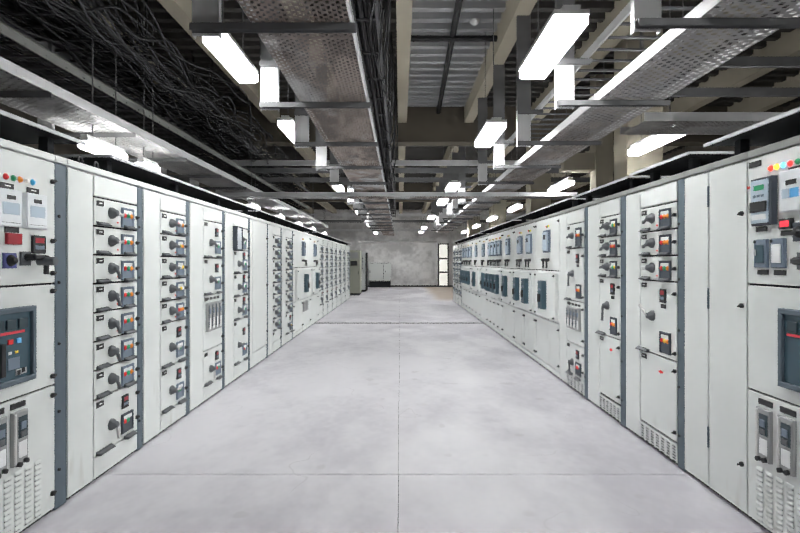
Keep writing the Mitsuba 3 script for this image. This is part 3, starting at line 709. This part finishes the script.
# black cables
def cable(pts, r, label, group, m_='cable_black'):
    put('cable', mesh_of(*tube_vf(pts, r, 6), smooth=70), m_, label=label, category='cable', group=group)
def smooth_path(x0, x1, z0, y0, y1, n, amp_x, amp_z, seed, sag=0.0):
    r = random.Random(seed); y = np.linspace(y0, y1, n)
    ph = [r.uniform(0, 6.28) for _ in range(6)]; f = [r.uniform(.4, 1.6) for _ in range(6)]
    x = np.linspace(x0, x1, n) + amp_x * (np.sin(f[0] * y + ph[0]) + .6 * np.sin(f[1] * 2.1 * y + ph[1])) / 1.6
    z = z0 + amp_z * (np.sin(f[2] * y + ph[2]) + .7 * np.sin(f[3] * 2 * y + ph[3]))
    z = z - sag * np.maximum(0, np.sin(1.9 * y + ph[4])) ** 2
    return np.c_[x, y, z]
for i in range(60):
    x = -3.92 + .76 * rng.random()
    cable(smooth_path(x, x + rng.uniform(-.15, .15), 4.05 + .12 * rng.random(), 1.0, rng.uniform(12, 19.5), 80, .10, .03, 100 + i, .10), rng.choice([.010, .014, .018]), 'black cable lying on the heaped cable ladder high on the left', 'cables on the high left ladder', 'cable_black' if i % 3 else 'cable_grey')
for i in range(26):
    x = -4.26 + .80 * i / 26
    cable(smooth_path(x, x, 3.62 + .02 * rng.random(), 1.0, rng.uniform(14, 19.5), 60, .015, .004, 700 + i), rng.choice([.014, .018, .020]), 'black cable lying flat on the lower cable ladder high on the left', 'cables on the lower left ladder', 'cable_black' if i % 4 else 'cable_grey')
for i in range(22):
    x = -3.2 + .45 * rng.random()
    cable(smooth_path(x, x + rng.uniform(-.3, .3), 3.95 + .30 * rng.random(), 1.5, rng.uniform(8, 15), 90, .22, .09, 300 + i, .22), rng.choice([.010, .014, .017]), 'black cable sagging loosely beside the high left ladder', 'cables sagging at the left', 'cable_black' if i % 2 else 'cable_grey')
for i in range(16):   # drops from the ceiling onto the ladder
    y = [3.6, 4.6, 6.2, 8.4][i % 4] + rng.uniform(-.25, .25); x = -3.3 + rng.uniform(-.25, .5)
    t = np.linspace(0, 1, 24)[:, None]
    p = (1 - t) ** 3 * np.array([x, y, 4.87]) + 3 * t * (1 - t) ** 2 * np.array([x + rng.uniform(-.1, .1), y + .1, 4.3]) + 3 * t ** 2 * (1 - t) * np.array([x + rng.uniform(-.2, .1), y + .2, 3.85]) + t ** 3 * np.array([x + rng.uniform(-.5, 0), y + rng.uniform(.8, 1.6), 4.06])
    cable(p, rng.choice([.012, .016]), 'black cable dropping from the ceiling to the heaped left ladder', 'cable drops at the left')
for i in range(20):
    x = -.31 + .14 * rng.random()
    cable(smooth_path(x, x, 3.30 + .06 * rng.random(), .7, rng.uniform(12, 19.5), 90, .012, .006, 500 + i), rng.choice([.009, .012, .016]), 'black cable running along the narrow ladder beside the central tray', 'cables on the narrow ladder', 'cable_black' if i % 3 else 'cable_grey')
for i in range(14):   # loops that hang off the narrow ladder
    y = 1.6 + .62 * i + rng.uniform(-.2, .2); L = rng.uniform(.7, 1.5); s = rng.uniform(.12, .42); t = np.linspace(0, 1, 20)
    x = -.15 + rng.uniform(-.02, .04)
    cable(np.c_[x + .05 * np.sin(3.1 * t + i), y + L * t, 3.33 - s * 4 * t * (1 - t) * .6 + .01 * np.sin(9 * t + i)], rng.choice([.007, .010]), 'thin black cable looping from the narrow ladder beside the central tray', 'cable loops at the central tray')
for i in range(10):   # from the ceiling down to the narrow ladder
    y = 3.2 + .75 * i + rng.uniform(-.2, .2); t = np.linspace(0, 1, 24)[:, None]; x = -.20 + rng.uniform(-.05, .06)
    p = (1 - t) ** 3 * np.array([x + .05, y, 4.87]) + 3 * t * (1 - t) ** 2 * np.array([x + .12, y, 4.1]) + 3 * t ** 2 * (1 - t) * np.array([x + .10, y + .1, 3.5]) + t ** 3 * np.array([x - .05, y + .9, 3.36])
    cable(p, rng.choice([.012, .018, .022]), 'thick black cable bending from the ceiling to the narrow ladder', 'cable drops at the central tray')
# white conduits bending into the central tray
for i, y in enumerate((4.45, 4.60)):
    t = np.linspace(0, 1, 16)[:, None]
    p = (1 - t) ** 2 * np.array([-1.02, y - .3, 3.36]) + 2 * t * (1 - t) * np.array([-1.0, y + .2, 3.30]) + t ** 2 * np.array([-.86, y + .35, ZT + .03])
    put('white_conduit', mesh_of(*tube_vf(p, .014, 8), smooth=60), 'conduit_white', label=f'short white conduit bending into the central tray, {["nearer", "farther"][i]} of two', category='conduit')

# steel joists across the ceiling
def joist(x0, x1, y, z, label, h=.11, m_='grey_steel'):
    t = thing('steel_channel', label, 'steel beam')
    put('channel', mesh_of(*turned(join(box_vf(x1 - x0, .06, .006), box_vf(x1 - x0, .006, h), box_vf(x1 - x0, .06, .006, 0, 0, 0, h - .006)), tr(x0, y, z))), m_, t)
    for x in np.linspace(x0 + .3, x1 - .3, max(2, int((x1 - x0) / 3))):
        put('hanger_rod', B(.012, .012, 4.87 - z - h), 'grey_steel', t, tr(x, y + .02, z + h))
for i, (y, z) in enumerate(((4.7, 3.92), (5.9, 3.78), (6.95, 3.78), (8.2, 3.78))):
    joist(2.9, 8.0, y, z, f'grey steel channel crossing the ceiling at the right, {nth(i)} from the viewpoint')
for i, (y, z) in enumerate(((11.75, 3.74), (12.5, 3.70), (13.9, 3.70), (17.0, 3.6), (23.2, 3.6), (25.5, 3.5), (29.4, 3.3))):
    joist(-6.2, 7.9, y, z, f'grey steel channel crossing the whole ceiling beyond the cross tray, {nth(i)} from the viewpoint', .12, 'galvanised' if i in (0, 4, 6) else 'grey_steel')

# ------------------------------------------------------------------ lamps
@lru_cache(None)
def HOUSING(L, w, k): return mesh_of(*join(box_vf(w * k, L, .035, .0, -w * k / 2, -L / 2, 0), box_vf(w * .5, L, .03, 0, -w * .25, -L / 2, .035)))
@lru_cache(None)
def DIFFUSER(L, w):
    v, f = box_vf(w, L - .02, .085, .022, -w / 2, -(L - .02) / 2, 0)
    v = v * np.array([1, 1, -1]); return mesh_of(v, f[:, ::-1])
def lamp(x, y, z, L, w, label, k=1.04):
    t = thing('strip_light', label, 'ceiling lamp')
    M = tr(x, y, z)
    put('housing', HOUSING(L, w, k), 'lamp_shell', t, M)
    put('diffuser', DIFFUSER(L, w), 'frosted_pane', t, M @ tr(0, 0, -.0005), emitter=LAMP, label='glowing white diffuser')
    for s in (-1, 1): put('suspension_rod', B(.010, .010, 4.995 - z - .065), 'grey_steel', t, M @ tr(-.005, s * L * .3, .065))
ZL = 3.33
for i, d in enumerate((1.35, 4.27, 7.15, 12.2, 15.0, 20.3, 26.5, 30.0)):
    lamp(1.22, d, ZL, 1.12, .245, f'glowing strip lamp in the row right of the aisle centre, ' + (f'{nth(i - 1)} along from the viewpoint' if i else 'overhead, outside the view'))
for i, d in enumerate((4.48, 6.95, 12.2, 18.2, 24.5, 31.0)):
    lamp(-1.43, d, ZL, .90, .19, f'glowing strip lamp in the row beside the central tray, {nth(i)} along from the viewpoint')
for i, d in enumerate((5.75, 6.75, 11.6, 14.2, 16.8, 19.5, 22.5)):
    lamp(-3.25, d, 2.82, (.75, .40, .6, .5, .5, .5, .5)[i], .14, f'glowing lamp under the tray behind the left cabinet tops, {nth(i)} from the viewpoint', .6)
for i, d in enumerate((3.35, 6.42, 10.2, 14.3, 17.8, 21.5, 25.5)):
    lamp(3.13, d, 3.07, 1.2, .16, 'glowing strip lamp behind the right cabinet tops, ' + (f'{nth(i - 1)} along from the viewpoint' if i else 'beside the viewpoint, outside the view'), .6)

# ------------------------------------------------------------------ end wall
c = thing('wall_cabinet', 'white double door metal cabinet on a dark plinth against the end wall', 'cabinet')
mm = tr(-1.95, Y1 - .42, 0) @ m
put('body', B(1.40, 1.14, .38), 'paint', c, at(mm, 0, .38, -.40)); put('gap_shade', B(1.38, 1.12, .003), 'gap_dark', c, at(mm, .01, .39, -.021)); put('plinth', B(1.34, .38, .30), 'gap_dark', c, at(mm, .03, 0, -.41))  # thin dark sheet paints the shade in the gaps around the doors
for u, w_ in ((.012, .92), (.955, .433)):
    d = put('door', B(w_, 1.09, .02, .004), 'paint', c, at(mm, u, .405, -.018)); put('handle', B(.03, .14, .025, .004), 'black_plastic', d, at(mm, u + .06, .90, 0))
put('wall_pipe', mesh_of(*tube_vf([(-2.6, Y1 - .06, 2.83), (0, Y1 - .06, 2.83), (2.3, Y1 - .06, 2.83)], .045, 8), smooth=60), 'conduit_white', label='pale pipe running along the top of the end wall', category='pipe')
D = put('door_1', mesh_of(*turned(join(box_vf(.08, .08, 2.74), box_vf(.08, .08, 2.74, 0, .60), box_vf(.68, .08, .08, 0, 0, 0, 0), box_vf(.68, .08, .10, 0, 0, 0, .88), box_vf(.68, .08, .10, 0, 0, 0, 1.74), box_vf(.68, .08, .08, 0, 0, 0, 2.66)), tr(2.38, Y1 - .085, .0))), 'door_frame', kind='structure', label='narrow glazed door with three lit panes in the end wall')
for z0 in (.06, .96, 1.82):
    put('pane', mesh_of(*box_vf(.56, .02, .84, 0, 2.44, Y1 - .05, z0)), 'frosted_pane', D, emitter=emit((.50, .50, .45)))
